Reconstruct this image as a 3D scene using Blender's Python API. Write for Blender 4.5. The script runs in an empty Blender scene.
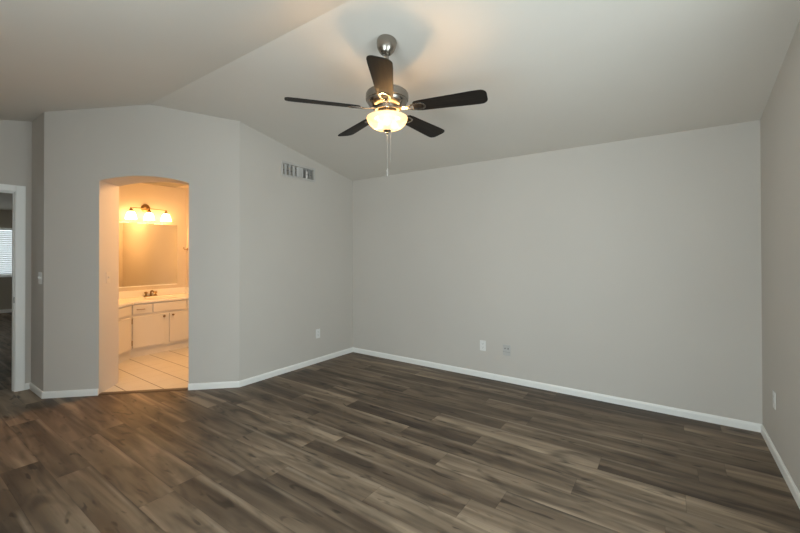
import bpy, bmesh, math, random
from mathutils import Vector, Matrix
random.seed(7)
S = bpy.context.scene
COL = S.collection
R = math.radians

# ------------------------------------------------------------------ camera
FPX = 381.56
YAW, PITCH, ROLL = R(35.2564), R(0.35), R(-0.1039)
H = 1.3982
F = Vector((-math.sin(YAW)*math.cos(PITCH), math.cos(YAW)*math.cos(PITCH), math.sin(PITCH)))
RT = Vector((math.cos(YAW), math.sin(YAW), 0))
UP = RT.cross(F)
RT2 = RT*math.cos(ROLL) + UP*math.sin(ROLL)
UP2 = -RT*math.sin(ROLL) + UP*math.cos(ROLL)
cd = bpy.data.cameras.new('camera')
cam = bpy.data.objects.new('camera', cd); COL.objects.link(cam)
cam.matrix_world = Matrix(((RT2.x, UP2.x, -F.x, 0), (RT2.y, UP2.y, -F.y, 0), (RT2.z, UP2.z, -F.z, H), (0, 0, 0, 1)))
cd.sensor_fit = 'HORIZONTAL'; cd.sensor_width = 36; cd.lens = FPX/800*36
cd.shift_y = -15.29/800
cd.clip_start = 0.05; cd.clip_end = 60
S.camera = cam

# ------------------------------------------------------------------ world, daylight, exposure
w = bpy.data.worlds.new('World'); S.world = w; w.use_nodes = True
bg = w.node_tree.nodes['Background']
bg.inputs[0].default_value = (0.80, 0.90, 1.0, 1); bg.inputs[1].default_value = 2.2
S.view_settings.view_transform = 'Standard'; S.view_settings.look = 'None'
S.view_settings.exposure = 0.05; S.view_settings.gamma = 1; S.view_settings.use_curve_mapping = False

def area(name, loc, direction, sx, sy, power, color):
    d = bpy.data.lights.new(name, 'AREA'); d.shape = 'RECTANGLE'; d.size = sx; d.size_y = sy
    d.energy = power; d.color = color
    o = bpy.data.objects.new(name, d); COL.objects.link(o); o.location = loc
    o.rotation_euler = Vector(direction).to_track_quat('-Z', 'Y').to_euler()
    return o
# daylight through the far window; side, rear and far-side sources are added out of view
area('added_side_daylight', (0.70, 1.30, 1.45), (-1, 0, 0.05), 1.25, 1.35, 42, (0.85, 0.95, 1.02))
area('added_rear_daylight', (-0.80, -0.80, 1.08), (0, 1, 0.0), 1.8, 1.85, 64, (0.85, 0.95, 1.02))
area('daylight_far_window', (-13.20, 1.55, 1.45), (1, 0, 0), 1.7, 1.1, 6, (1.0, 0.98, 0.95))
area('added_far_side_daylight', (-9.6, -1.58, 1.45), (0, 1, 0), 1.7, 1.1, 25, (1.0, 0.96, 0.90))

def point(name, loc, power, color, r, parent=None):
    d = bpy.data.lights.new(name, 'POINT'); d.energy = power; d.color = color; d.shadow_soft_size = r
    o = bpy.data.objects.new(name, d); COL.objects.link(o); o.location = loc; o.parent = parent
    return o

# ------------------------------------------------------------------ materials
def srgb(r, g, b):
    f = lambda c: (c/255/12.92 if c/255 <= 0.04045 else ((c/255+0.055)/1.055)**2.4)
    return (f(r), f(g), f(b), 1)

def mat(name, col, rough=0.5, metal=0.0, spec=0.5, emit=None, es=0.0):
    m = bpy.data.materials.new(name); m.use_nodes = True
    b = m.node_tree.nodes['Principled BSDF']
    b.inputs['Base Color'].default_value = col
    b.inputs['Roughness'].default_value = rough
    b.inputs['Metallic'].default_value = metal
    b.inputs['Specular IOR Level'].default_value = spec
    if emit:
        b.inputs['Emission Color'].default_value = emit; b.inputs['Emission Strength'].default_value = es
    return m

class NT:
    def __init__(s, m): s.m = m; s.n = m.node_tree.nodes; s.l = m.node_tree.links; s.b = s.n['Principled BSDF']
    def node(s, t, **kw):
        n = s.n.new(t)
        for k, v in kw.items(): setattr(n, k, v)
        return n
    def put(s, a, b):
        if isinstance(a, (int, float)): b.default_value = a
        elif isinstance(a, tuple): b.default_value = a
        else: s.l.new(a, b)
    def math(s, op, a, b=0.0, c=0.0):
        n = s.node('ShaderNodeMath', operation=op)
        s.put(a, n.inputs[0]); s.put(b, n.inputs[1]); s.put(c, n.inputs[2])
        return n.outputs[0]
    def vec(s, x, y, z=0.0):
        n = s.node('ShaderNodeCombineXYZ'); s.put(x, n.inputs[0]); s.put(y, n.inputs[1]); s.put(z, n.inputs[2]); return n.outputs[0]
    def noise(s, v, scale, detail=2, rough=0.5, dist=0.0):
        n = s.node('ShaderNodeTexNoise'); s.put(v, n.inputs['Vector']); n.inputs['Scale'].default_value = scale
        n.inputs['Detail'].default_value = detail; n.inputs['Roughness'].default_value = rough; n.inputs['Distortion'].default_value = dist
        return n.outputs[0]
    def ramp(s, f, stops):
        n = s.node('ShaderNodeValToRGB'); e = n.color_ramp.elements
        while len(e) < len(stops): e.new(0.5)
        for i, (p, c) in enumerate(stops): e[i].position = p; e[i].color = c
        s.put(f, n.inputs[0]); return n.outputs[0]
    def mix(s, f, a, b, mode='MIX'):
        n = s.node('ShaderNodeMix', data_type='RGBA', blend_type=mode)
        s.put(f, n.inputs[0]); s.put(a, n.inputs[6]); s.put(b, n.inputs[7]); return n.outputs[2]
    def maprange(s, v, a, b, c, d):
        n = s.node('ShaderNodeMapRange'); s.put(v, n.inputs[0])
        for i, q in enumerate((a, b, c, d)): n.inputs[i+1].default_value = q
        return n.outputs[0]
    def bump(s, h, strength, dist=0.002):
        n = s.node('ShaderNodeBump'); n.inputs['Strength'].default_value = strength; n.inputs['Distance'].default_value = dist
        s.put(h, n.inputs['Height']); s.l.new(n.outputs[0], s.b.inputs['Normal'])

def paint(name, col, rough=0.75, tex=0.35):
    m = mat(name, col, rough, spec=0.3); t = NT(m)
    g = t.node('ShaderNodeNewGeometry').outputs['Position']
    h = t.noise(g, 95, 3, 0.55)
    t.bump(h, tex, 0.0012)
    c = t.noise(g, 1.3, 2)
    t.put(t.mix(t.maprange(c, 0.3, 0.7, 0.0, 1.0), tuple(x*0.985 for x in col[:3])+(1,), tuple(min(1, x*1.015) for x in col[:3])+(1,)), t.b.inputs['Base Color'])
    return m

M = {}
M['wall'] = paint('grey_wall_paint', (0.60, 0.560, 0.508, 1))
M['ceil'] = paint('ceiling_paint', (0.71, 0.665, 0.60, 1), 0.8, 0.5)
M['bathwall'] = paint('bathroom_wall_paint', (0.65, 0.57, 0.455, 1))
M['hallwall_dim'] = paint('far_room_dimmed_paint', (0.36, 0.32, 0.26, 1))  # same wall paint darkened so the far room looks under-lit
M['trim'] = mat('white_trim_paint', (0.90, 0.89, 0.85, 1), 0.4)
M['plastic'] = mat('white_plastic', (0.80, 0.79, 0.76, 1), 0.35)
M['jack'] = mat('grey_jack', (0.26, 0.25, 0.23, 1), 0.5)
M['slot'] = mat('dark_slot', (0.05, 0.045, 0.04, 1), 0.6)
M['almond'] = mat('almond_plastic', (0.62, 0.57, 0.50, 1), 0.35)
M['painted_plate'] = mat('wall_coloured_plate', (0.52, 0.505, 0.48, 1), 0.5)
M['steel'] = mat('brushed_nickel', (0.33, 0.30, 0.265, 1), 0.27, 1.0)
M['darkmetal'] = mat('dark_metal', (0.07, 0.06, 0.05, 1), 0.4, 0.8)
M['cabinet'] = mat('white_cabinet_paint', (0.68, 0.64, 0.57, 1), 0.4)
M['counter'] = mat('cultured_marble', (0.84, 0.80, 0.72, 1), 0.2)
M['brass'] = mat('aged_brass', (0.35, 0.23, 0.11, 1), 0.3, 1.0)
M['mirror'] = mat('mirror_glass', (0.86, 0.86, 0.82, 1), 0.015, 1.0)
M['vent'] = mat('vent_paint', (0.53, 0.51, 0.48, 1), 0.5)
M['duct'] = mat('duct_inside', (0.06, 0.055, 0.05, 1), 0.8)
M['blind'] = mat('white_blind_slat', (0.85, 0.85, 0.83, 1), 0.45)
M['bowl'] = mat('lit_frosted_glass', (0.85, 0.75, 0.55, 1), 0.35, emit=(1.0, 0.74, 0.40, 1), es=0.45)
M['bulb'] = mat('lit_bulb', (1, 0.9, 0.7, 1), 0.3, emit=(1.0, 0.78, 0.46, 1), es=12)
M['shade'] = mat('lit_sconce_glass', (0.95, 0.9, 0.8, 1), 0.3, emit=(1.0, 0.57, 0.21, 1), es=15.5)
M['added_dome'] = mat('added_dome_glow', (0.95, 0.9, 0.8, 1), 0.3, emit=(1.0, 0.56, 0.23, 1), es=142)  # glow of the added bathroom fill light
M['chain'] = mat('pale_chain', (0.34, 0.32, 0.29, 1), 0.4)
M['strip'] = mat('threshold_wood', (0.10, 0.065, 0.04, 1), 0.45)

def lit_bowl():                                     # lit from inside: warm glow mottled by noise, glass partly see-through
    t = NT(M['bowl'])
    n = t.noise(t.node('ShaderNodeTexCoord').outputs['Object'], 9, 3, 0.6, 0.6)
    t.put(t.ramp(n, [(0.3, (1.0, 0.76, 0.34, 1)), (0.7, (1.0, 0.86, 0.50, 1))]), t.b.inputs['Emission Color'])
    tr = t.node('ShaderNodeBsdfTransparent'); tr.inputs[0].default_value = (1.0, 0.93, 0.80, 1)
    mx = t.node('ShaderNodeMixShader'); mx.inputs[0].default_value = 0.36
    out = t.n['Material Output']
    t.l.new(t.b.outputs[0], mx.inputs[1]); t.l.new(tr.outputs[0], mx.inputs[2]); t.l.new(mx.outputs[0], out.inputs[0])
lit_bowl()

def blind_slats():                                  # white vinyl lets some daylight through
    t = NT(M['blind']); tr = t.node('ShaderNodeBsdfTranslucent'); tr.inputs[0].default_value = (0.85, 0.85, 0.82, 1)
    mx = t.node('ShaderNodeMixShader'); mx.inputs[0].default_value = 0.22
    t.l.new(t.b.outputs[0], mx.inputs[1]); t.l.new(tr.outputs[0], mx.inputs[2]); t.l.new(mx.outputs[0], t.n['Material Output'].inputs[0])
blind_slats()

def blade_wood():
    m = mat('black_walnut_blade', (0.02, 0.016, 0.013, 1), 0.55, spec=0.2); t = NT(m)
    o = t.node('ShaderNodeTexCoord').outputs['Object']
    sp = t.node('ShaderNodeSeparateXYZ'); t.put(o, sp.inputs[0])
    n = t.noise(t.vec(t.math('MULTIPLY', sp.outputs[0], 3.0), t.math('MULTIPLY', sp.outputs[1], 60.0)), 1.0, 4, 0.6)
    t.put(t.ramp(n, [(0.35, (0.008, 0.0065, 0.0055, 1)), (0.7, (0.022, 0.017, 0.013, 1))]), t.b.inputs['Base Color'])
    return m
M['blade'] = blade_wood()

def glass():
    m = bpy.data.materials.new('window_glass'); m.use_nodes = True
    n = m.node_tree.nodes; l = m.node_tree.links; n.clear()
    o = n.new('ShaderNodeOutputMaterial'); mx = n.new('ShaderNodeMixShader'); tr = n.new('ShaderNodeBsdfTransparent'); gl = n.new('ShaderNodeBsdfGlossy')
    tr.inputs[0].default_value = (0.96, 0.98, 0.97, 1); gl.inputs['Roughness'].default_value = 0.02; mx.inputs[0].default_value = 0.05
    l.new(tr.outputs[0], mx.inputs[1]); l.new(gl.outputs[0], mx.inputs[2]); l.new(mx.outputs[0], o.inputs[0])
    return m
M['glass'] = glass()

PW, PL, PY = 0.187, 1.25, 2.199
def planks():
    m = mat('vinyl_planks', (0.1, 0.08, 0.065, 1), 0.5, spec=0.35); t = NT(m)
    g = t.node('ShaderNodeNewGeometry').outputs['Position']
    sp = t.node('ShaderNodeSeparateXYZ'); t.put(g, sp.inputs[0]); x, y = sp.outputs[0], sp.outputs[1]
    v = t.math('DIVIDE', t.math('SUBTRACT', y, PY - 40*PW), PW)
    row = t.math('FLOOR', v); fv = t.math('FRACT', v)
    wn = t.node('ShaderNodeTexWhiteNoise', noise_dimensions='1D'); t.put(row, wn.inputs['W'])
    u = t.math('ADD', t.math('DIVIDE', x, PL), t.math('MULTIPLY', wn.outputs[0], 7.0))
    idx = t.math('FLOOR', u); fu = t.math('FRACT', u)
    w2 = t.node('ShaderNodeTexWhiteNoise', noise_dimensions='2D'); t.put(t.vec(row, idx), w2.inputs['Vector'])
    pid = w2.outputs[0]
    off = t.math('MULTIPLY', pid, 37.0)
    # soft streaks running the length of the plank
    n1 = t.noise(t.vec(t.math('ADD', t.math('MULTIPLY', x, 0.75), off), t.math('MULTIPLY', y, 8.0), off), 1.0, 3, 0.5, 0.7)
    # fine grain
    n2 = t.noise(t.vec(t.math('ADD', t.math('MULTIPLY', x, 5.0), off), t.math('MULTIPLY', y, 130.0), off), 1.0, 3, 0.6)
    # smoky dark patches and knots
    n3 = t.noise(t.vec(t.math('ADD', t.math('MULTIPLY', x, 2.6), off), t.math('MULTIPLY', y, 9.5), off), 1.0, 2, 0.5, 0.6)
    n4 = t.noise(t.vec(t.math('ADD', t.math('MULTIPLY', x, 5.5), off), t.math('MULTIPLY', y, 20.0), off), 1.0, 1, 0.4, 0.8)
    f = t.math('ADD', t.maprange(n1, 0.30, 0.72, -0.05, 0.68), t.math('MULTIPLY', t.math('SUBTRACT', pid, 0.5), 0.34))
    f = t.math('ADD', f, t.math('MULTIPLY', t.math('SUBTRACT', n2, 0.5), 0.26))
    f = t.math('ADD', f, 0.16)
    base = t.ramp(f, [(0.0, srgb(64, 52, 42)), (0.35, srgb(97, 82, 67)), (0.65, srgb(129, 112, 93)), (1.0, srgb(172, 153, 130))])
    dark = t.math('MULTIPLY', t.maprange(n3, 0.52, 0.74, 0.0, 1.0), 0.72)
    base = t.mix(dark, base, srgb(50, 41, 34))
    knot = t.math('MULTIPLY', t.maprange(n4, 0.63, 0.76, 0.0, 1.0), 0.7)
    base = t.mix(knot, base, srgb(40, 31, 25))
    # printed pale sapwood line beside the long edge of some planks
    edge = t.math('MULTIPLY', t.maprange(t.math('ABSOLUTE', t.math('SUBTRACT', fv, 0.90)), 0.10, 0.0, 0.0, 1.0),
                  t.maprange(t.noise(t.vec(t.math('ADD', t.math('MULTIPLY', x, 1.1), off), off), 1.0, 1), 0.45, 0.62, 0.0, 0.6))
    base = t.mix(edge, base, srgb(158, 143, 124))
    # joints
    dv = t.math('MULTIPLY', t.math('MINIMUM', fv, t.math('SUBTRACT', 1.0, fv)), PW)
    du = t.math('MULTIPLY', t.math('MINIMUM', fu, t.math('SUBTRACT', 1.0, fu)), PL)
    d = t.math('MINIMUM', dv, du)
    j = t.maprange(d, 0.0006, 0.0022, 0.35, 0.0)
    base = t.mix(j, base, srgb(44, 36, 30))
    t.put(base, t.b.inputs['Base Color'])
    t.put(t.maprange(n2, 0.3, 0.7, 0.44, 0.58), t.b.inputs['Roughness'])
    t.bump(t.math('ADD', t.math('MULTIPLY', n2, 0.3), t.maprange(d, 0.0, 0.002, 0.0, 1.0)), 0.25, 0.001)
    return m
M['planks'] = planks()

def tiles():
    m = mat('ceramic_floor_tiles', (0.7, 0.65, 0.58, 1), 0.3); t = NT(m)
    g = t.node('ShaderNodeNewGeometry').outputs['Position']
    sp = t.node('ShaderNodeSeparateXYZ'); t.put(g, sp.inputs[0])
    T = 0.2515
    a = t.math('DIVIDE', t.math('ADD', sp.outputs[0], 4.555+40*T), T); b = t.math('DIVIDE', t.math('SUBTRACT', sp.outputs[1], 1.565-40*T), T)
    fa, fb = t.math('FRACT', a), t.math('FRACT', b)
    da = t.math('MINIMUM', fa, t.math('SUBTRACT', 1.0, fa)); db = t.math('MINIMUM', fb, t.math('SUBTRACT', 1.0, fb))
    d = t.math('MULTIPLY', t.math('MINIMUM', da, db), T); dx_, dy_ = t.math('MULTIPLY', da, T), t.math('MULTIPLY', db, T)
    n = t.noise(g, 7, 3)
    c = t.mix(n, (0.62, 0.58, 0.51, 1), (0.71, 0.67, 0.60, 1))
    c = t.mix(t.maprange(dx_, 0.002, 0.004, 0.35, 0.0), c, (0.28, 0.22, 0.16, 1))
    t.put(t.mix(t.maprange(dy_, 0.003, 0.005, 1.0, 0.0), c, (0.10, 0.07, 0.045, 1)), t.b.inputs['Base Color'])
    t.bump(t.maprange(d, 0.002, 0.006, 0.0, 1.0), 0.4, 0.002)
    return m
M['tiles'] = tiles()

# ------------------------------------------------------------------ mesh helpers
def obj(name, bm, m, parent=None, smooth=False, bevel=0.0, kind=None):
    bmesh.ops.recalc_face_normals(bm, faces=bm.faces)
    me = bpy.data.meshes.new(name); bm.to_mesh(me); bm.free()
    me.materials.append(m)
    if smooth:
        for p in me.polygons: p.use_smooth = True
    o = bpy.data.objects.new(name, me); COL.objects.link(o); o.parent = parent
    if bevel:
        b = o.modifiers.new('bevel', 'BEVEL'); b.width = bevel; b.segments = 2; b.limit_method = 'ANGLE'
    if smooth:
        e = o.modifiers.new('edges', 'EDGE_SPLIT'); e.split_angle = R(38)
    if kind: o['kind'] = kind
    return o
def struct(name, bm, m, parent=None, **k): return obj(name, bm, m, parent, kind='structure', **k)
def thing(name, label, cat, loc=(0, 0, 0), rz=0.0, group=None):
    o = bpy.data.objects.new(name, None); COL.objects.link(o); o.empty_display_size = 0.1
    o.location = loc; o.rotation_euler = (0, 0, rz); o['label'] = label; o['category'] = cat
    if group: o['group'] = group
    return o
def hexa(bm, p):                                    # 8 corners: bottom loop 0-3, top loop 4-7
    v = [bm.verts.new(q) for q in p]
    for f in ((3, 2, 1, 0), (4, 5, 6, 7), (0, 1, 5, 4), (1, 2, 6, 5), (2, 3, 7, 6), (3, 0, 4, 7)): bm.faces.new([v[i] for i in f])
def box(bm, x0, x1, y0, y1, z0, z1):
    hexa(bm, [(x0, y0, z0), (x1, y0, z0), (x1, y1, z0), (x0, y1, z0), (x0, y0, z1), (x1, y0, z1), (x1, y1, z1), (x0, y1, z1)]); return bm
def NB(*a): return box(bmesh.new(), *a)
def extrude(bm, pts, vec):                          # planar outline swept along vec
    vec = Vector(vec); a = [bm.verts.new(p) for p in pts]; b = [bm.verts.new(Vector(p)+vec) for p in pts]; n = len(pts)
    bm.faces.new(a[::-1]); bm.faces.new(b)
    for i in range(n): bm.faces.new((a[i], a[(i+1) % n], b[(i+1) % n], b[i]))
    return bm
def prism(bm, poly, z0, z1): return extrude(bm, [(x, y, z0) for x, y in poly], (0, 0, z1-z0))
def lathe(bm, prof, seg=40, c=(0, 0, 0), closed=False):
    rings = []
    for r, z in prof:
        if r < 1e-6: rings.append([bm.verts.new((c[0], c[1], c[2]+z))])
        else: rings.append([bm.verts.new((c[0]+r*math.cos(2*math.pi*i/seg), c[1]+r*math.sin(2*math.pi*i/seg), c[2]+z)) for i in range(seg)])
    pairs = list(zip(rings, rings[1:])) + ([(rings[-1], rings[0])] if closed else [])
    for a, b in pairs:
        for i in range(seg):
            q = [a[i % len(a)], a[(i+1) % len(a)], b[(i+1) % len(b)], b[i % len(b)]]
            q2 = []
            for e in q:
                if e not in q2: q2.append(e)
            if len(q2) > 2: bm.faces.new(q2)
    return bm
def tube(bm, pts, r, seg=10):
    pts = [Vector(p) for p in pts]; rings = []
    for i, p in enumerate(pts):
        d = (pts[min(i+1, len(pts)-1)] - pts[max(i-1, 0)]).normalized()
        a = d.orthogonal().normalized() if i == 0 else (prev - d*prev.dot(d)).normalized()
        prev = a; b = d.cross(a)
        rr = r[i] if isinstance(r, (list, tuple)) else r
        rings.append([bm.verts.new(p + a*rr*math.cos(2*math.pi*k/seg) + b*rr*math.sin(2*math.pi*k/seg)) for k in range(seg)])
    for a, b in zip(rings, rings[1:]):
        for k in range(seg): bm.faces.new((a[k], a[(k+1) % seg], b[(k+1) % seg], b[k]))
    bm.faces.new(rings[0][::-1]); bm.faces.new(rings[-1]); return bm

# ------------------------------------------------------------------ room dimensions
XL, XR, YB, YF = -3.699, 0.584, 4.062, -0.68
YD, YS, XD = 2.305, 1.031, -5.441
CC = XL - YD; XS = YS + CC
SL, YRG, ZB = 0.2027, 1.693, 2.44
ZR = ZB + SL*(YB-YRG)
def zc(y): return ZB + SL*(YB-y) if y > YRG else ZR - SL*(YRG-y)

def wall(name, p0, p1, out, t, m, holes=(), top=None):
    p0, p1, out = Vector(p0), Vector(p1), Vector(out); L = (p1-p0).length; d = (p1-p0)/L
    br = {0.0, L}
    for s0, s1, _, _ in holes: br |= {s0, s1}
    if top is None and abs(d.y) > 1e-6:
        s = (YRG-p0.y)/d.y
        if 0 < s < L: br.add(s)
    br = sorted(br); bm = bmesh.new()
    P = lambda s, z, o: tuple(p0+d*s+out*t*o) + (z,)
    ht = lambda s: (top if top is not None else zc((p0+d*s).y)) + 0.015
    for a, b in zip(br, br[1:]):
        segs = [(None, None)]; mid = (a+b)/2
        h = [q for q in holes if q[0] < mid < q[1]]
        if h: segs = ([(None, h[0][2])] if h[0][2] > 0 else []) + [(h[0][3], None)]
        for lo, hi in segs:
            za = zb = (0 if lo is None else lo); ya, yb = (ht(a), ht(b)) if hi is None else (hi, hi)
            hexa(bm, [P(a, za, 0), P(b, zb, 0), P(b, zb, 1), P(a, za, 1), P(a, ya, 0), P(b, yb, 0), P(b, yb, 1), P(a, ya, 1)])
    return struct(name, bm, m)

# floor (one slab under bedroom and far room), bathroom floor, ceiling
bm = bmesh.new()
prism(bm, [(-13.1, -1.6), (-5.5, -1.6), (-5.5, YF-0.1), (XR+0.1, YF-0.1), (XR+0.1, YB+0.1), (XL-0.1, YB+0.1), (XL-0.1, YD+0.03), (XS-0.05, YS+0.08), (-5.62, YS+0.08), (-6.7, 1.95), (-6.7, 2.9), (-13.1, 2.9)], -0.08, 0.0)
struct('floor', bm, M['planks'])
q = 0.04*math.sqrt(0.5)
bm = prism(bmesh.new(), [(-6.55, 3.17), (-6.55, 1.93), (-5.80, 1.18), (-5.22, 1.18), (-5.22, XS*0+YS+0.02), (XS-q, YS+q+0.0), (XL-q, YD+q), (XL-0.13, 2.6), (XL-0.13, 3.17)], -0.07, 0.004)
struct('floor_bathroom', bm, M['tiles'])
bm = bmesh.new()
prof = [(YF-0.1, zc(YF-0.1)), (YRG, ZR), (YB+0.1, zc(YB+0.1)), (YB+0.1, zc(YB+0.1)+0.14), (YRG, ZR+0.14), (YF-0.1, zc(YF-0.1)+0.14)]
extrude(bm, [(XD-0.12, y, z) for y, z in prof], (XR+0.1-XD+0.12, 0, 0))
struct('ceiling', bm, M['ceil'])

VY0, VY1, VZ0, VZ1 = 2.858, 3.327, 2.335, 2.462     # air vent opening
wall('wall_back', (XL, YB), (XR, YB), (0, 1), 0.1, M['wall'])
wall('wall_left', (XL, YD), (XL, YB+0.1), (-1, 0), 0.1, M['wall'], [(VY0-YD, VY1-YD, VZ0, VZ1)])
WY0, WY1, WZ0, WZ1 = 0.60, 2.00, 0.80, 2.10
wall('wall_right', (XR, YF-0.1), (XR, YB+0.1), (1, 0), 0.1, M['wall'], [(WY0-YF+0.1, WY1-YF+0.1, WZ0, WZ1)])
RX0, RX1, RZ0, RZ1 = -1.75, 0.15, 0.05, 2.06
wall('wall_rear', (XD-0.12, YF), (XR+0.1, YF), (0, -1), 0.1, M['wall'], [(RX0-XD+0.12, RX1-XD+0.12, RZ0, RZ1)])
DY0, DY1, DZ = 0.105, 0.926, 2.050
wall('wall_door', (XD, YF), (XD, YS), (-1, 0), 0.12, M['wall'], [(DY0-YF, DY1-YF, 0, DZ)])
wall('wall_corner', (XD-0.12, YS), (XS, YS), (0, 1), 0.1, M['wall'])
# angled wall with the arched opening
dg = Vector((math.sqrt(.5), math.sqrt(.5), 0)); og = Vector((-math.sqrt(.5), math.sqrt(.5), 0))
D0 = Vector((XS, YS, 0)); LD = (XL-XS)/dg.x
sA = (Vector((-4.633, 1.371, 0))-D0).dot(dg); sB = (Vector((-4.049, 1.955, 0))-D0).dot(dg)
TD, ZSP, ZCR = 0.352, 2.132, 2.190
def dp(s, z, o=0.0): return D0 + dg*s + og*o + Vector((0, 0, z))
half = (sB-sA)/2; rise = ZCR-ZSP; rad = (half*half+rise*rise)/(2*rise)
out2 = [(0, 0), (sA, 0), (sA, ZSP)]
for i in range(1, 24):
    s = -half + 2*half*i/24
    out2.append((sA+half+s, ZCR-rad+math.sqrt(rad*rad-s*s)))
out2 += [(sB, ZSP), (sB, 0), (LD, 0), (LD, zc(YD)+.015), ((YRG-YS)/dg.y, ZR+.015), (0, zc(YS)+.015)]
bm = extrude(bmesh.new(), [dp(s, z) for s, z in out2], og*TD)
struct('wall_angled', bm, M['wall'])

# baseboards with a rounded top edge, mitred at the corners
BH, BT = 0.064, 0.013
def baseboard(name, pts, ks):                       # pts along the wall foot with the room on the right-hand side of travel
    pts = [Vector((a, b, 0)) for a, b in pts]; bm = bmesh.new(); n = len(pts); offs = []
    for i in range(n):
        ds = []
        if i > 0: ds.append((pts[i]-pts[i-1]).normalized())
        if i < n-1: ds.append((pts[i+1]-pts[i]).normalized())
        ns = [Vector((d.y, -d.x, 0)) for d in ds]
        mv = ns[0] if len(ns) == 1 else (ns[0]+ns[1])/(1+ns[0].dot(ns[1]))
        offs.append(mv)
    k = ks
    prof = [(0, 0.0), (BT, 0.0), (BT, BH-0.016), (BT*0.75, BH-0.006), (BT*0.45, BH), (0, BH)]
    rings = []
    for i in (k, k+1):
        rings.append([bm.verts.new(pts[i]+offs[i]*a+Vector((0, 0, z))) for a, z in prof])
    for j in range(len(prof)):
        bm.faces.new((rings[0][j], rings[0][(j+1) % 6], rings[1][(j+1) % 6], rings[1][j]))
    bm.faces.new(rings[0][::-1]); bm.faces.new(rings[1])
    struct(name, bm, M['trim'])
run1 = [(XD, 0.986), (XD, YS), (XS, YS), tuple(dp(sA, 0))[:2], tuple(dp(sA, 0, TD))[:2]]
for k, n in enumerate(('baseboard_door', 'baseboard_corner', 'baseboard_angled_left')): baseboard(n, run1[:4], k)
run2 = [tuple(dp(sB, 0, 0.0))[:2], (XL, YD), (XL, YB), (XR, YB), (XR, YF)]
for k, n in enumerate(('baseboard_angled_right', 'baseboard_left', 'baseboard_back', 'baseboard_right')): baseboard(n, run2, k)
baseboard('baseboard_rear', [(RX0-.005, YF), (XD+.014, YF)], 0)
baseboard('baseboard_door_far', [(XD, YF+.014), (XD, 0.045)], 0)
# threshold strip in the arch
bm = extrude(bmesh.new(), [dp(sA+.002, 0.0005, -0.012), dp(sA+.002, 0.006, -0.008), dp(sA+.002, 0.0105, 0.005), dp(sA+.002, 0.0105, 0.045), dp(sA+.002, 0.0045, 0.058), dp(sA+.002, 0.0005, 0.058)], dg*(sB-sA-.004))
struct('trim_threshold', bm, M['strip'])

# ------------------------------------------------------------------ bedroom windows, added out of view for light
def window(name, c, half, z0, z1, axis, depth, sign):
    """frame, mullion, pane, stool; axis 'y' = lies along y"""
    def B(a0, a1, d0, d1, zz0, zz1, bm):
        d0, d1 = sorted((d0*sign, d1*sign))
        if axis == 'y': box(bm, depth+d0, depth+d1, c+a0, c+a1, zz0, zz1)
        else: box(bm, c+a0, c+a1, depth+d0, depth+d1, zz0, zz1)
        return bm
    e = bpy.data.objects.new(name, None); COL.objects.link(e); e['kind'] = 'structure'
    bm = bmesh.new(); f = 0.045
    B(-half, -half+f, .03, .075, z0, z1, bm); B(half-f, half, .03, .075, z0, z1, bm)
    B(-half+f, half-f, .03, .075, z0, z0+f, bm); B(-half+f, half-f, .03, .075, z1-f, z1, bm); B(-.02, .02, .03, .075, z0+f, z1-f, bm)
    struct('window_frame', bm, M['trim'], e)
    struct('window_pane', B(-half+f, half-f, .05, .054, z0+f, z1-f, bmesh.new()), M['glass'], e)
    struct('window_sill', B(-half-.03, half+.03, -.03, .03, z0-.02, z0, bmesh.new()), M['trim'], e)
    return e
window('added_side_window', (WY0+WY1)/2, (WY1-WY0)/2, WZ0, WZ1, 'y', XR, 1)  # unseen window added to light the room from the right
window('added_rear_glass_door', (RX0+RX1)/2, (RX1-RX0)/2, RZ0, RZ1, 'x', YF, -1)  # unseen glass door added to brighten the room from behind

# ------------------------------------------------------------------ doorway to the far room
d1 = bpy.data.objects.new('door_1', None); COL.objects.link(d1); d1['kind'] = 'structure'
CWD = 0.071
bm = bmesh.new()
jt = 0.018
box(bm, XD-0.122, XD+0.002, DY1-jt, DY1, 0, DZ-jt); box(bm, XD-0.122, XD+0.002, DY0, DY0+jt, 0, DZ-jt); box(bm, XD-0.122, XD+0.002, DY0, DY1, DZ-jt, DZ)
box(bm, XD-0.075, XD-0.04, DY1-jt-.006, DY1-jt, 0, DZ-jt); box(bm, XD-0.075, XD-0.04, DY0+jt, DY0+jt+.006, 0, DZ-jt); box(bm, XD-0.075, XD-0.04, DY0+jt, DY1-jt, DZ-jt-.011, DZ-jt)
struct('door_jamb', bm, M['trim'], d1)
for s in (1, -1):
    xa = XD if s > 0 else XD-0.12
    def cas(y0, y1, z0, z1, horiz, flip):
        bm = bmesh.new()
        t0, t1 = 0.010, 0.017                       # thin at the inner edge, thick at the outer one
        a, b = (t0, t1) if not flip else (t1, t0)
        if horiz:
            hexa(bm, [(xa, y0, z0), (xa+s*t0, y0, z0), (xa+s*t0, y1, z0), (xa, y1, z0), (xa, y0, z1), (xa+s*t1, y0, z1), (xa+s*t1, y1, z1), (xa, y1, z1)])
        else:
            hexa(bm, [(xa, y0, z0), (xa+s*a, y0, z0), (xa+s*b, y1, z0), (xa, y1, z0), (xa, y0, z1), (xa+s*a, y0, z1), (xa+s*b, y1, z1), (xa, y1, z1)])
        struct('door_casing', bm, M['trim'], d1, bevel=0.003)
    cas(DY1-.013, DY1-.013+CWD, 0, DZ+.05, False, False)
    cas(DY0+.013-CWD, DY0+.013, 0, DZ+.05, False, True)
    cas(DY0+.013, DY1-.013, DZ-.013, DZ+.05, True, False)
struct('strike_plate', NB(XD-.034, XD-.006, DY1-jt-.002, DY1-jt+.001, 0.90, 0.96), M['darkmetal'], d1)

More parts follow.
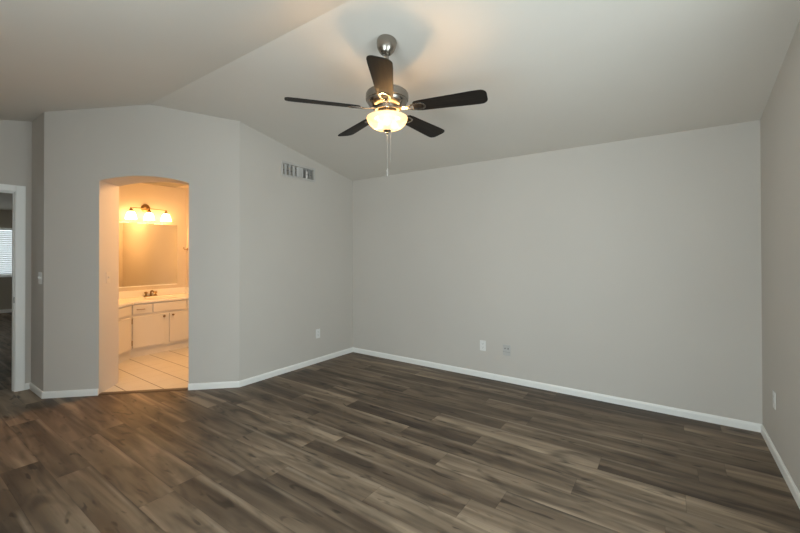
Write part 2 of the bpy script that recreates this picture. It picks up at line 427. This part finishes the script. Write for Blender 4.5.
# far room
wall('wall_far_window', (-13.0, -1.6), (-13.0, 2.9), (-1, 0), 0.12, M['hallwall_dim'], [(0.65+1.6, 2.50+1.6, 0.87, 2.03)], top=2.46)
wall('wall_far_right', (-13.0, 2.8), (-6.6, 2.8), (0, 1), 0.1, M['hallwall_dim'], top=2.46)
wall('wall_far_bathroom', (-6.6, 2.8), (-6.6, 1.90), (1, 0), 0.05, M['hallwall_dim'], top=2.46)
wall('wall_far_angle', (-6.6, 1.90), (-5.80, 1.10), (.707, .707), 0.05, M['hallwall_dim'], top=2.46)
wall('wall_far_nook', (-5.80, 1.10), (XD-0.12, 1.10), (0, 1), 0.05, M['hallwall_dim'], top=2.46)
wall('wall_far_left', (-13.0, -1.5), (XD-0.12, -1.5), (0, -1), 0.1, M['hallwall_dim'], [(2.5, 4.3, 0.87, 2.03)], top=2.46)

wall('wall_far_end', (XD-0.125, -1.6), (XD-0.125, YF), (1, 0), 0.1, M['hallwall_dim'], top=2.46)
struct('ceiling_far_room', NB(-13.12, XD-0.12, -1.6, 2.9, 2.46, 2.54), M['hallwall_dim'])
bm = bmesh.new(); box(bm, -13.0, -12.987, -1.5, 2.8, 0, 0.08)
struct('baseboard_far_window', bm, M['trim'])
bm = bmesh.new(); box(bm, -13.0, -6.6, 2.787, 2.8, 0, 0.08)
struct('baseboard_far_right', bm, M['trim'])
window('window_3', 1.575, 0.925, 0.87, 2.03, 'y', -13.0, -1)
window('added_far_side_window', -9.6, 0.9, 0.87, 2.03, 'x', -1.5, -1)  # unseen side window added to brighten the far room
bl = thing('window_blind', 'white horizontal slat blind hanging in the far room window', 'blind', (-12.95, 1.575, 0.87))
obj('headrail', NB(-.03, .03, -.93, .93, 1.10, 1.155), M['blind'], bl)
obj('bottom_rail', NB(-.022, .022, -.93, .93, 0.012, 0.03), M['blind'], bl)
for i in range(23):
    z = 0.06 + i*0.0455
    bm = bmesh.new(); a = R(47); c, s_ = .024*math.cos(a), .024*math.sin(a)
    extrude(bm, [(-c, -.93, z-s_), (0, -.93, z+.003), (c, -.93, z+s_), (c, -.93, z+s_+.0025), (0, -.93, z+.0055), (-c, -.93, z-s_+.0025)], (0, 1.86, 0))
    obj('slat', bm, M['blind'], bl)
for y in (-.6, 0, .6):
    obj('lift_cord', tube(bmesh.new(), [(.026, y, .02), (.026, y, 1.11)], .0012, 6), M['blind'], bl)

# ------------------------------------------------------------------ bathroom shell
XB, YBR = -6.45, 3.07
BT0 = 2.47
wall('wall_bathroom_mirror', (XB, YBR+.08), (XB, 1.95), (-1, 0), 0.08, M['bathwall'], top=BT0)
wall('wall_bathroom_angle', (XB, 1.95), (-5.78, 1.28), (-.707, -.707), 0.06, M['bathwall'], top=BT0)
wall('wall_bathroom_nook', (-5.79, 1.275), (-5.2, 1.275), (0, -1), 0.06, M['bathwall'], top=BT0)
wall('wall_bathroom_right', (XB, YBR), (XL-.13, YBR), (0, 1), 0.08, M['bathwall'], top=BT0)
wall('wall_bathroom_closet', (XL-.13, YBR), (XL-.13, 2.5), (1, 0), 0.02, M['bathwall'], top=BT0)
struct('ceiling_bathroom', prism(bmesh.new(), [(-6.53, 3.15), (-6.53, 1.9), (-5.8, 1.2), (-5.15, 1.2), tuple(dp(0, 0, TD+.004))[:2], tuple(dp(LD, 0, TD+.004))[:2], (XL-.105, 2.7), (XL-.105, 3.15)], BT0, BT0+.06), M['bathwall'])
# ------------------------------------------------------------------ vanity
XF, YC = -5.88, 2.095                               # cabinet front line, and the corner where it turns 45 degrees
YE = YBR - .004
k45 = math.sqrt(.5)
lg = 0.50
def vpoly(ov, back=0.004):                          # plan outline, ov = offset of the front line outwards
    t8 = math.tan(math.pi/8)
    a = (XF+ov, YE); b = (XF+ov, YC-ov*-t8*-1+0*ov)
    b = (XF+ov, YC+ov*t8)
    c = (XF+ov*k45+k45*lg, YC+ov*k45-k45*lg)
    # back points on the wall lines
    e = (-5.78-k45*.0+.004+.02, 1.28+.02)
    f = (XB+back, 1.95+.01)
    g = (XB+back, YE)
    return [a, b, c, (c[0]-k45*(.50), c[1]-k45*(.50)), f, g]
vb = thing('bathroom_vanity', 'white painted vanity cabinet on the tiled floor beyond the arch', 'cabinet', (XF, 2.5, 0.004))
L0 = Vector((XF, 2.5, 0.004))
def loc(poly): return [(x-L0.x, y-L0.y) for x, y in poly]
obj('carcass', prism(bmesh.new(), loc(vpoly(0)), 0.100, 0.722), M['cabinet'], vb)
obj('toe_kick', prism(bmesh.new(), loc(vpoly(-.02)), 0.0, 0.1), M['cabinet'], vb)
def front(name, y0, y1, z0, z1, nm='cabinet'):
    bm = bmesh.new(); y0 -= 2.5; y1 -= 2.5; z0 -= .004; z1 -= .004
    box(bm, 0.0005, .018, y0, y1, z0, z1)
    o = obj(name, bm, M[nm], vb, bevel=.004); return o
def hknob(y, z, parent):
    o = obj('knob', lathe(bmesh.new(), [(0, 0), (.008, 0), (.006, .012), (.015, .02), (.014, .027), (0, .031)], 16), M['brass'], parent, smooth=True)
    o.location = (.018, y-2.5, z); o.rotation_euler = (0, R(90), 0)
dl = front('door', 2.105, 2.512, 0.135, 0.552)
dr = front('door', 2.566, 2.985, 0.135, 0.552)
hknob(2.487, .516, dl); hknob(2.607, .522, dr)
for z in (0.20, 0.49):
    obj('hinge', tube(bmesh.new(), [(.012, 2.1-2.5, z-.035), (.012, 2.1-2.5, z+.035)], .006, 8), M['brass'], dl)
dw = front('drawer', 2.105, 2.333, 0.588, 0.712)
obj('drawer_pull', tube(bmesh.new(), [(.018, -.345, .645), (.038, -.340, .645), (.042, -.30, .645), (.038, -.258, .645), (.018, -.253, .645)], .005, 8), M['brass'], dw, smooth=True)
front('false_drawer', 2.352, 2.79, 0.588, 0.712)
front('false_drawer', 2.812, 3.05, 0.588, 0.712)
# panel and door on the angled leg
def afront(name, s0, s1, z0, z1):
    dd = Vector((k45, -k45, 0)); nn = Vector((k45, k45, 0)); o = Vector((XF, YC, 0))-L0
    P = lambda s, z, t: o+dd*s+nn*t+Vector((0, 0, z))
    bm = bmesh.new(); hexa(bm, [P(s0, z0, .0005), P(s1, z0, .0005), P(s1, z0, .018), P(s0, z0, .018), P(s0, z1, .0005), P(s1, z1, .0005), P(s1, z1, .018), P(s0, z1, .018)])
    return obj(name, bm, M['cabinet'], vb, bevel=.004)
afront('door', 0.03, 0.44, 0.135, 0.552); afront('drawer', 0.03, 0.44, 0.588, 0.712)

ct = thing('vanity_countertop', 'pale one-piece vanity top with sink and low backsplash', 'countertop', (XF, 2.5, 0.727))
Lc = Vector((XF, 2.5, 0.727))
bm = prism(bmesh.new(), [(x-Lc.x, y-Lc.y) for x, y in vpoly(.032)], 0.0, 0.033)
slab = obj('slab', bm, M['counter'], ct, bevel=.006)
bm = bmesh.new(); box(bm, XB+.004-Lc.x, XB+.022-Lc.x, 1.98-2.5, YE-2.5, .033, .135)
obj('backsplash', bm, M['counter'], ct, bevel=.003)
bm = bmesh.new(); box(bm, XB+.022-Lc.x, XF+.02-Lc.x, YE-.018-2.5, YE-2.5, .033, .135)
obj('side_splash', bm, M['counter'], ct, bevel=.003)
bm = lathe(bmesh.new(), [(.20, .0), (.205, .006), (.195, .010), (.18, .004), (.15, .001), (0, .0005)], 40)
for v in bm.verts: v.co.x *= .80
sk = obj('sink_bowl', bm, M['counter'], ct, smooth=True); sk.location = (-.255, 0.06, .0335)

fc = thing('faucet', 'brass two-handle faucet standing on the vanity top', 'faucet', (-6.375, 2.525, 0.7605))
obj('base_plate', NB(-.025, .025, -.085, .085, 0, .012), M['brass'], fc, bevel=.004)
obj('spout', tube(bmesh.new(), [(0, 0, .01), (0, 0, .055), (.015, 0, .082), (.05, 0, .09), (.095, 0, .078), (.105, 0, .060)], [.016, .013, .012, .011, .010, .009], 12), M['brass'], fc, smooth=True)
for s in (-1, 1):
    o = obj('handle', lathe(bmesh.new(), [(0, 0), (.018, 0), (.014, .02), (.012, .032), (.022, .04), (.024, .052), (.012, .062), (0, .064)], 18), M['brass'], fc, smooth=True)
    o.location = (0, s*.065, .0115)

mr = thing('vanity_mirror', 'wide frameless wall mirror under the glowing light bar', 'mirror', (XB+.002, 2.455, 0.925))
obj('glass', NB(0, .006, -.475, .475, 0, .935), M['mirror'], mr, bevel=.004)
bm = bmesh.new(); box(bm, 0, .010, -.475, .475, -.012, -.0005)
obj('bottom_channel', bm, M['trim'], mr)

sc = thing('vanity_light', 'brass three-shade light bar glowing above the bathroom mirror', 'wall light', (XB, 2.48, 2.085))
o = obj('backplate', lathe(bmesh.new(), [(0, 0), (.062, 0), (.062, .008), (.05, .018), (.02, .026), (0, .027)], 30), M['brass'], sc, smooth=True); o.rotation_euler = (0, R(90), 0)
obj('arm', tube(bmesh.new(), [(.02, 0, 0), (.09, 0, -.01), (.12, 0, -.018)], .008, 10), M['brass'], sc, smooth=True)
obj('bar', tube(bmesh.new(), [(.12, -.232, -.024), (.12, -.20, -.016), (.12, .0, -.012), (.12, .20, -.016), (.12, .232, -.024)], .006, 10), M['brass'], sc, smooth=True)
for y in (-.232, .003, .236):
    c = obj('socket_cup', lathe(bmesh.new(), [(0, .004), (.010, .004), (.014, -.018), (.030, -.046), (.030, -.052), (0, -.052)], 20), M['brass'], sc, smooth=True); c.location = (.12, y, -.018)
    g = obj('glass_shade', lathe(bmesh.new(), [(.028, -.052), (.046, -.064), (.060, -.10), (.074, -.165), (.070, -.165), (.056, -.10), (.042, -.066), (.026, -.056)], 26, closed=True), M['shade'], sc, smooth=True); g.location = (.12, y, -.018)
    b = obj('bulb', lathe(bmesh.new(), [(0, -.052), (.014, -.056), (.018, -.075), (.030, -.105), (.026, -.128), (0, -.14)], 16), M['shade'], sc, smooth=True); b.location = (.12, y, -.018)

cl = thing('added_ceiling_light', 'added unseen flush light on the bathroom ceiling', 'added ceiling light', (-4.6, 2.62, BT0))  # unseen fixture added to brighten vanity, tiles and arch reveal
obj('base_ring', lathe(bmesh.new(), [(0, 0), (.15, 0), (.155, -.02), (.14, -.03), (0, -.03)], 32), M['brass'], cl, smooth=True)
obj('glass_dome', lathe(bmesh.new(), [(.138, -.03), (.135, -.05), (.11, -.085), (.06, -.108), (0, -.115)], 32), M['added_dome'], cl, smooth=True)

hk = thing('robe_hook', 'small brass robe hook on the wall beside the mirror', 'hook', (-6.40, YBR, 1.475))
o = obj('rosette', lathe(bmesh.new(), [(0, 0), (.022, 0), (.020, .006), (0, .008)], 16), M['brass'], hk, smooth=True); o.rotation_euler = (R(90), 0, 0)
obj('arm', tube(bmesh.new(), [(0, -.006, 0), (0, -.04, -.008), (0, -.055, .006), (0, -.058, .03)], [.007, .006, .006, .008], 10), M['brass'], hk, smooth=True)

# ------------------------------------------------------------------ electrical plates (built facing +x, turned to their wall)
def outlet(label, pos, rz, painted=False):
    t = thing('wall_outlet', label, 'outlet', pos, rz)
    obj('cover_plate', NB(0, .005, -.035, .035, -.058, .058), M['plastic'], t, bevel=.002)
    for z in (-.02, .02):
        bm = bmesh.new(); pts = []
        for i in range(16):
            a = 2*math.pi*i/16; pts.append((.0045, max(-.0135, min(.0135, .0175*math.cos(a))), z+.0145*math.sin(a)))
        r = obj('receptacle', extrude(bm, pts, (.002, 0, 0)), M['plastic'], t)
        bm = bmesh.new()
        for y in (-.0062, .0062): box(bm, .0066, .0069, y-.0012, y+.0012, z, z+.008)
        box(bm, .0066, .0069, -.002, .002, z-.009, z-.005)
        obj('slot', bm, M['slot'], r)
    return t
outlet('white outlet low on the wall below the air vent', (XL, 3.400, 0.372), 0)
outlet('white outlet low on the wide wall, left of the painted jack plate', (-1.727, YB, 0.358), R(-90))
outlet('white outlet low on the right-hand wall near the corner', (XR, 3.632, 0.388), R(180))
j = thing('jack_plate', 'wall-coloured jack plate beside the outlet on the wide wall', 'jack plate', (-1.452, YB, 0.346), R(-90))
obj('cover_plate', NB(0, .006, -.042, .042, -.058, .058), M['painted_plate'], j, bevel=.002)
for y in (-.016, .018):
    o = obj('jack', lathe(bmesh.new(), [(0, 0), (.008, 0), (.008, .006), (.004, .010), (0, .010)], 14), M['jack'], j, smooth=True); o.location = (.006, y, .018); o.rotation_euler = (0, R(90), 0)
obj('slot', NB(.0058, .0066, -.040, .040, -.021, -.018), M['jack'], j)

def switch(label, pos, rz, gangs, pm='plastic'):
    t = thing('light_switch', label, 'switch', pos, rz); w_ = .035+.023*(gangs-1)
    obj('cover_plate', NB(0, .005, -w_, w_, -.058, .058), M[pm], t, bevel=.002)
    for g in range(gangs):
        y = (g-(gangs-1)/2)*.046
        b = obj('toggle', extrude(bmesh.new(), [(.0045, y-.0045, -.012), (.0045, y-.0045, .012), (.016, y-.0035, .012), (.0165, y-.0035, .006)], (0, .008, 0)), M[pm], t)
    return t
switch('white switch plate on the narrow dark wall by the doorway', (-5.085, YS, 1.163), R(-90), 2)
pr = dp(sA, 1.155, 0.150)
switch('light switch inside the arch, on its left reveal', tuple(pr), R(45), 1, 'almond')

# ------------------------------------------------------------------ air vent
vt = thing('air_vent', 'wall register with upright vanes high on the wall under the ceiling', 'vent', (XL, (VY0+VY1)/2, (VZ0+VZ1)/2))
hy, hz = (VY1-VY0)/2, (VZ1-VZ0)/2
bm = bmesh.new(); fw = .026
def fr(y0, y1, z0, z1): box(bm, .0005, .008, y0, y1, z0, z1)
fr(-hy-fw, -hy, -hz-fw, hz+fw); fr(hy, hy+fw, -hz-fw, hz+fw); fr(-hy, hy, -hz-fw, -hz); fr(-hy, hy, hz, hz+fw)
obj('frame', bm, M['vent'], vt, bevel=.0025)
bm = bmesh.new(); box(bm, -.16, -.155, -hy, hy, -hz, hz); box(bm, -.155, -.102, -hy, hy, -hz-.004, -hz); box(bm, -.155, -.102, -hy, hy, hz, hz+.004)
obj('duct', bm, M['duct'], vt)
nv = 15
angs = [-45, 30, -45, 12, -45, 30, -45, 40, 42, 40, -18, -2, -20, -4, -20]
for i in range(nv):
    y = -hy + (i+.5)*2*hy/nv; a = R(angs[i]); hw = .016
    dx, dy = hw*math.cos(a), hw*math.sin(a)
    v = extrude(bmesh.new(), [(-.018-dx, y-dy-.001, -hz), (-.018+dx, y+dy-.001, -hz), (-.018+dx, y+dy+.001, -hz), (-.018-dx, y-dy+.001, -hz)], (0, 0, 2*hz))
    obj('vane', v, M['vent'], vt)
obj('damper_bar', tube(bmesh.new(), [(-.045, -hy, 0), (-.045, hy, 0)], .004, 8), M['duct'], vt)

# ------------------------------------------------------------------ ceiling fan
FX, FY = -1.563, 2.063
ZM = zc(FY)
fan = thing('ceiling_fan', 'five-blade ceiling fan with nickel body and glowing bowl light', 'ceiling fan', (FX, FY, ZM))
dz = lambda z: z - ZM
# canopy: its rim follows the ceiling's slope
cn = obj('canopy', lathe(bmesh.new(), [(0, -.002), (.066, -.002), (.069, -.012), (.068, -.030), (.060, -.060), (.046, -.084), (.034, -.096), (.030, -.096), (.022, -.088), (0, -.088)], 40), M['steel'], fan, smooth=True)
cn.rotation_euler = (-math.atan(SL), 0, 0)
obj('downrod', lathe(bmesh.new(), [(0, -.085), (.0125, -.085), (.0125, dz(2.575)), (.022, dz(2.57)), (.026, dz(2.53)), (.03, dz(2.50)), (0, dz(2.50))], 20), M['steel'], fan, smooth=True)
obj('motor_housing', lathe(bmesh.new(), [(0, 2.512), (.05, 2.512), (.085, 2.508), (.125, 2.498), (.138, 2.488), (.138, 2.482), (.144, 2.478), (.146, 2.455), (.144, 2.436), (.138, 2.432), (.138, 2.426), (.126, 2.408), (.108, 2.394), (.10, 2.388), (0, 2.386)], 56, (0, 0, -ZM)), M['steel'], fan, smooth=True)
obj('rotor_hub', lathe(bmesh.new(), [(0, 2.388), (.085, 2.388), (.088, 2.382), (.088, 2.364), (.080, 2.358), (0, 2.358)], 40, (0, 0, -ZM)), M['steel'], fan, smooth=True)
obj('switch_housing', lathe(bmesh.new(), [(0, 2.36), (.052, 2.36), (.056, 2.352), (.056, 2.328), (.066, 2.318), (.066, 2.306), (.02, 2.300), (.008, 2.29), (.008, 2.232), (0, 2.232)], 36, (0, 0, -ZM)), M['steel'], fan, smooth=True)
obj('light_shield_pan', lathe(bmesh.new(), [(0.05, 2.318), (.090, 2.316), (.094, 2.312), (.090, 2.310), (.05, 2.310)], 44, (0, 0, -ZM), closed=True), M['steel'], fan, smooth=True)  # unseen pan added to cut lamp light thrown onto the ceiling
ro, dp_ = .139, .087
outer = [(ro*math.cos(a), 2.319 - dp_*math.sin(a)**1.0) for a in [math.pi/2*i/14 for i in range(15)]]
outer[-1] = (.012, 2.319-dp_)
inner = [(max(.012, r*.965), z+.004) for r, z in reversed(outer)]
obj('bowl_shade', lathe(bmesh.new(), outer+inner, 56, (0, 0, -ZM), closed=True), M['bowl'], fan, smooth=True)
obj('finial', lathe(bmesh.new(), [(0, 2.239), (.026, 2.237), (.028, 2.231), (.022, 2.225), (.012, 2.222), (.012, 2.216), (.006, 2.212), (0, 2.211)], 24, (0, 0, -ZM)), M['steel'], fan, smooth=True)
for k in range(3):
    a = R(-55+120*k)
    b = obj('bulb', lathe(bmesh.new(), [(0, .034), (.010, .03), (.014, .014), (.022, -.004), (.020, -.020), (0, -.030)], 14), M['bulb'], fan, smooth=True)
    b.location = (.055*math.cos(a), .055*math.sin(a), dz(2.280))
    point('bulb_light', (0.090*math.cos(a), 0.090*math.sin(a), dz(2.268)), 5.0, (1.0, 0.62, 0.30), .02, fan)
# blades
def blade_bm():
    r0, r1, w0, w1 = .185, .668, .053, .070
    up = [(r0+.006, 0.7*w0), (r0, 0.4*w0)]
    top = [(r0+.018, .93*w0), (r0+.05, w0*1.02), (.45, w0+.62*(w1-w0)), (.58, w1)]
    ce, rr = (r1-.042, w1-.042), .042
    for i in range(8):
        a = R(90-90*i/7); top.append((ce[0]+rr*math.cos(a), ce[1]+rr*math.sin(a)))
    half_ = [(r0, .4*w0), (r0+.006, .72*w0)] + top
    pts = half_ + [(x, -y) for x, y in reversed(half_)]
    return extrude(bmesh.new(), [(x, y, -.003) for x, y in pts], (0, 0, .006))
def iron_bm():                                      # forked bracket under the blade root: an open loop, then an arm to the hub
    bm = bmesh.new()
    extrude(bm, [(.055, -.020, .002), (.055, .020, .002), (.15, .013, -.0075), (.15, -.013, -.0075)], (0, 0, .006))
    o_ = [(.150, .013), (.175, .030), (.215, .040), (.250, .036), (.268, .018), (.272, 0)]
    i_ = [(.165, .006), (.180, .017), (.215, .026), (.243, .023), (.254, .012), (.257, 0)]
    for sg in (1, -1):
        for a in range(len(o_)-1):
            p = [o_[a], o_[a+1], i_[a+1], i_[a]]
            extrude(bm, [(x, sg*y, -.0085) for x, y in p], (0, 0, .0045))
    return bm
bang = [math.degrees(math.atan2(-F.y, -F.x)) - 1.7 + 72*k for k in range(5)]
b0 = obj('blade', blade_bm(), M['blade'], fan, bevel=.0015)
i0 = obj('blade_iron', iron_bm(), M['steel'], b0, bevel=.001)
for k, a in enumerate(bang):
    b, i_ = b0, i0
    if k:
        b = b0.copy(); COL.objects.link(b); i_ = i0.copy(); COL.objects.link(i_); i_.parent = b
    b.location = (0, 0, dz(2.375))
    b.rotation_mode = 'QUATERNION'
    m3 = Matrix.Rotation(R(a), 4, 'Z') @ Matrix.Rotation(R((-1.3, 0, .5, .5, 0)[k]), 4, 'Y') @ Matrix.Rotation(R(-13), 4, 'X')
    b.rotation_quaternion = m3.to_quaternion()
# pull chains
pc = obj('pull_chain', tube(bmesh.new(), [(.0, -.0, dz(2.214)), (.0, .0, dz(1.97))], .0014, 6), M['chain'], fan)
obj('fob', lathe(bmesh.new(), [(0, 1.977), (.004, 1.973), (.007, 1.940), (.006, 1.925), (0, 1.921)], 12, (0, 0, -ZM)), M['chain'], pc, smooth=True)
rx = RT*.022
pc2 = obj('pull_chain', tube(bmesh.new(), [(rx.x, rx.y, dz(2.245)), (rx.x, rx.y, dz(2.02))], .0013, 6), M['chain'], fan)
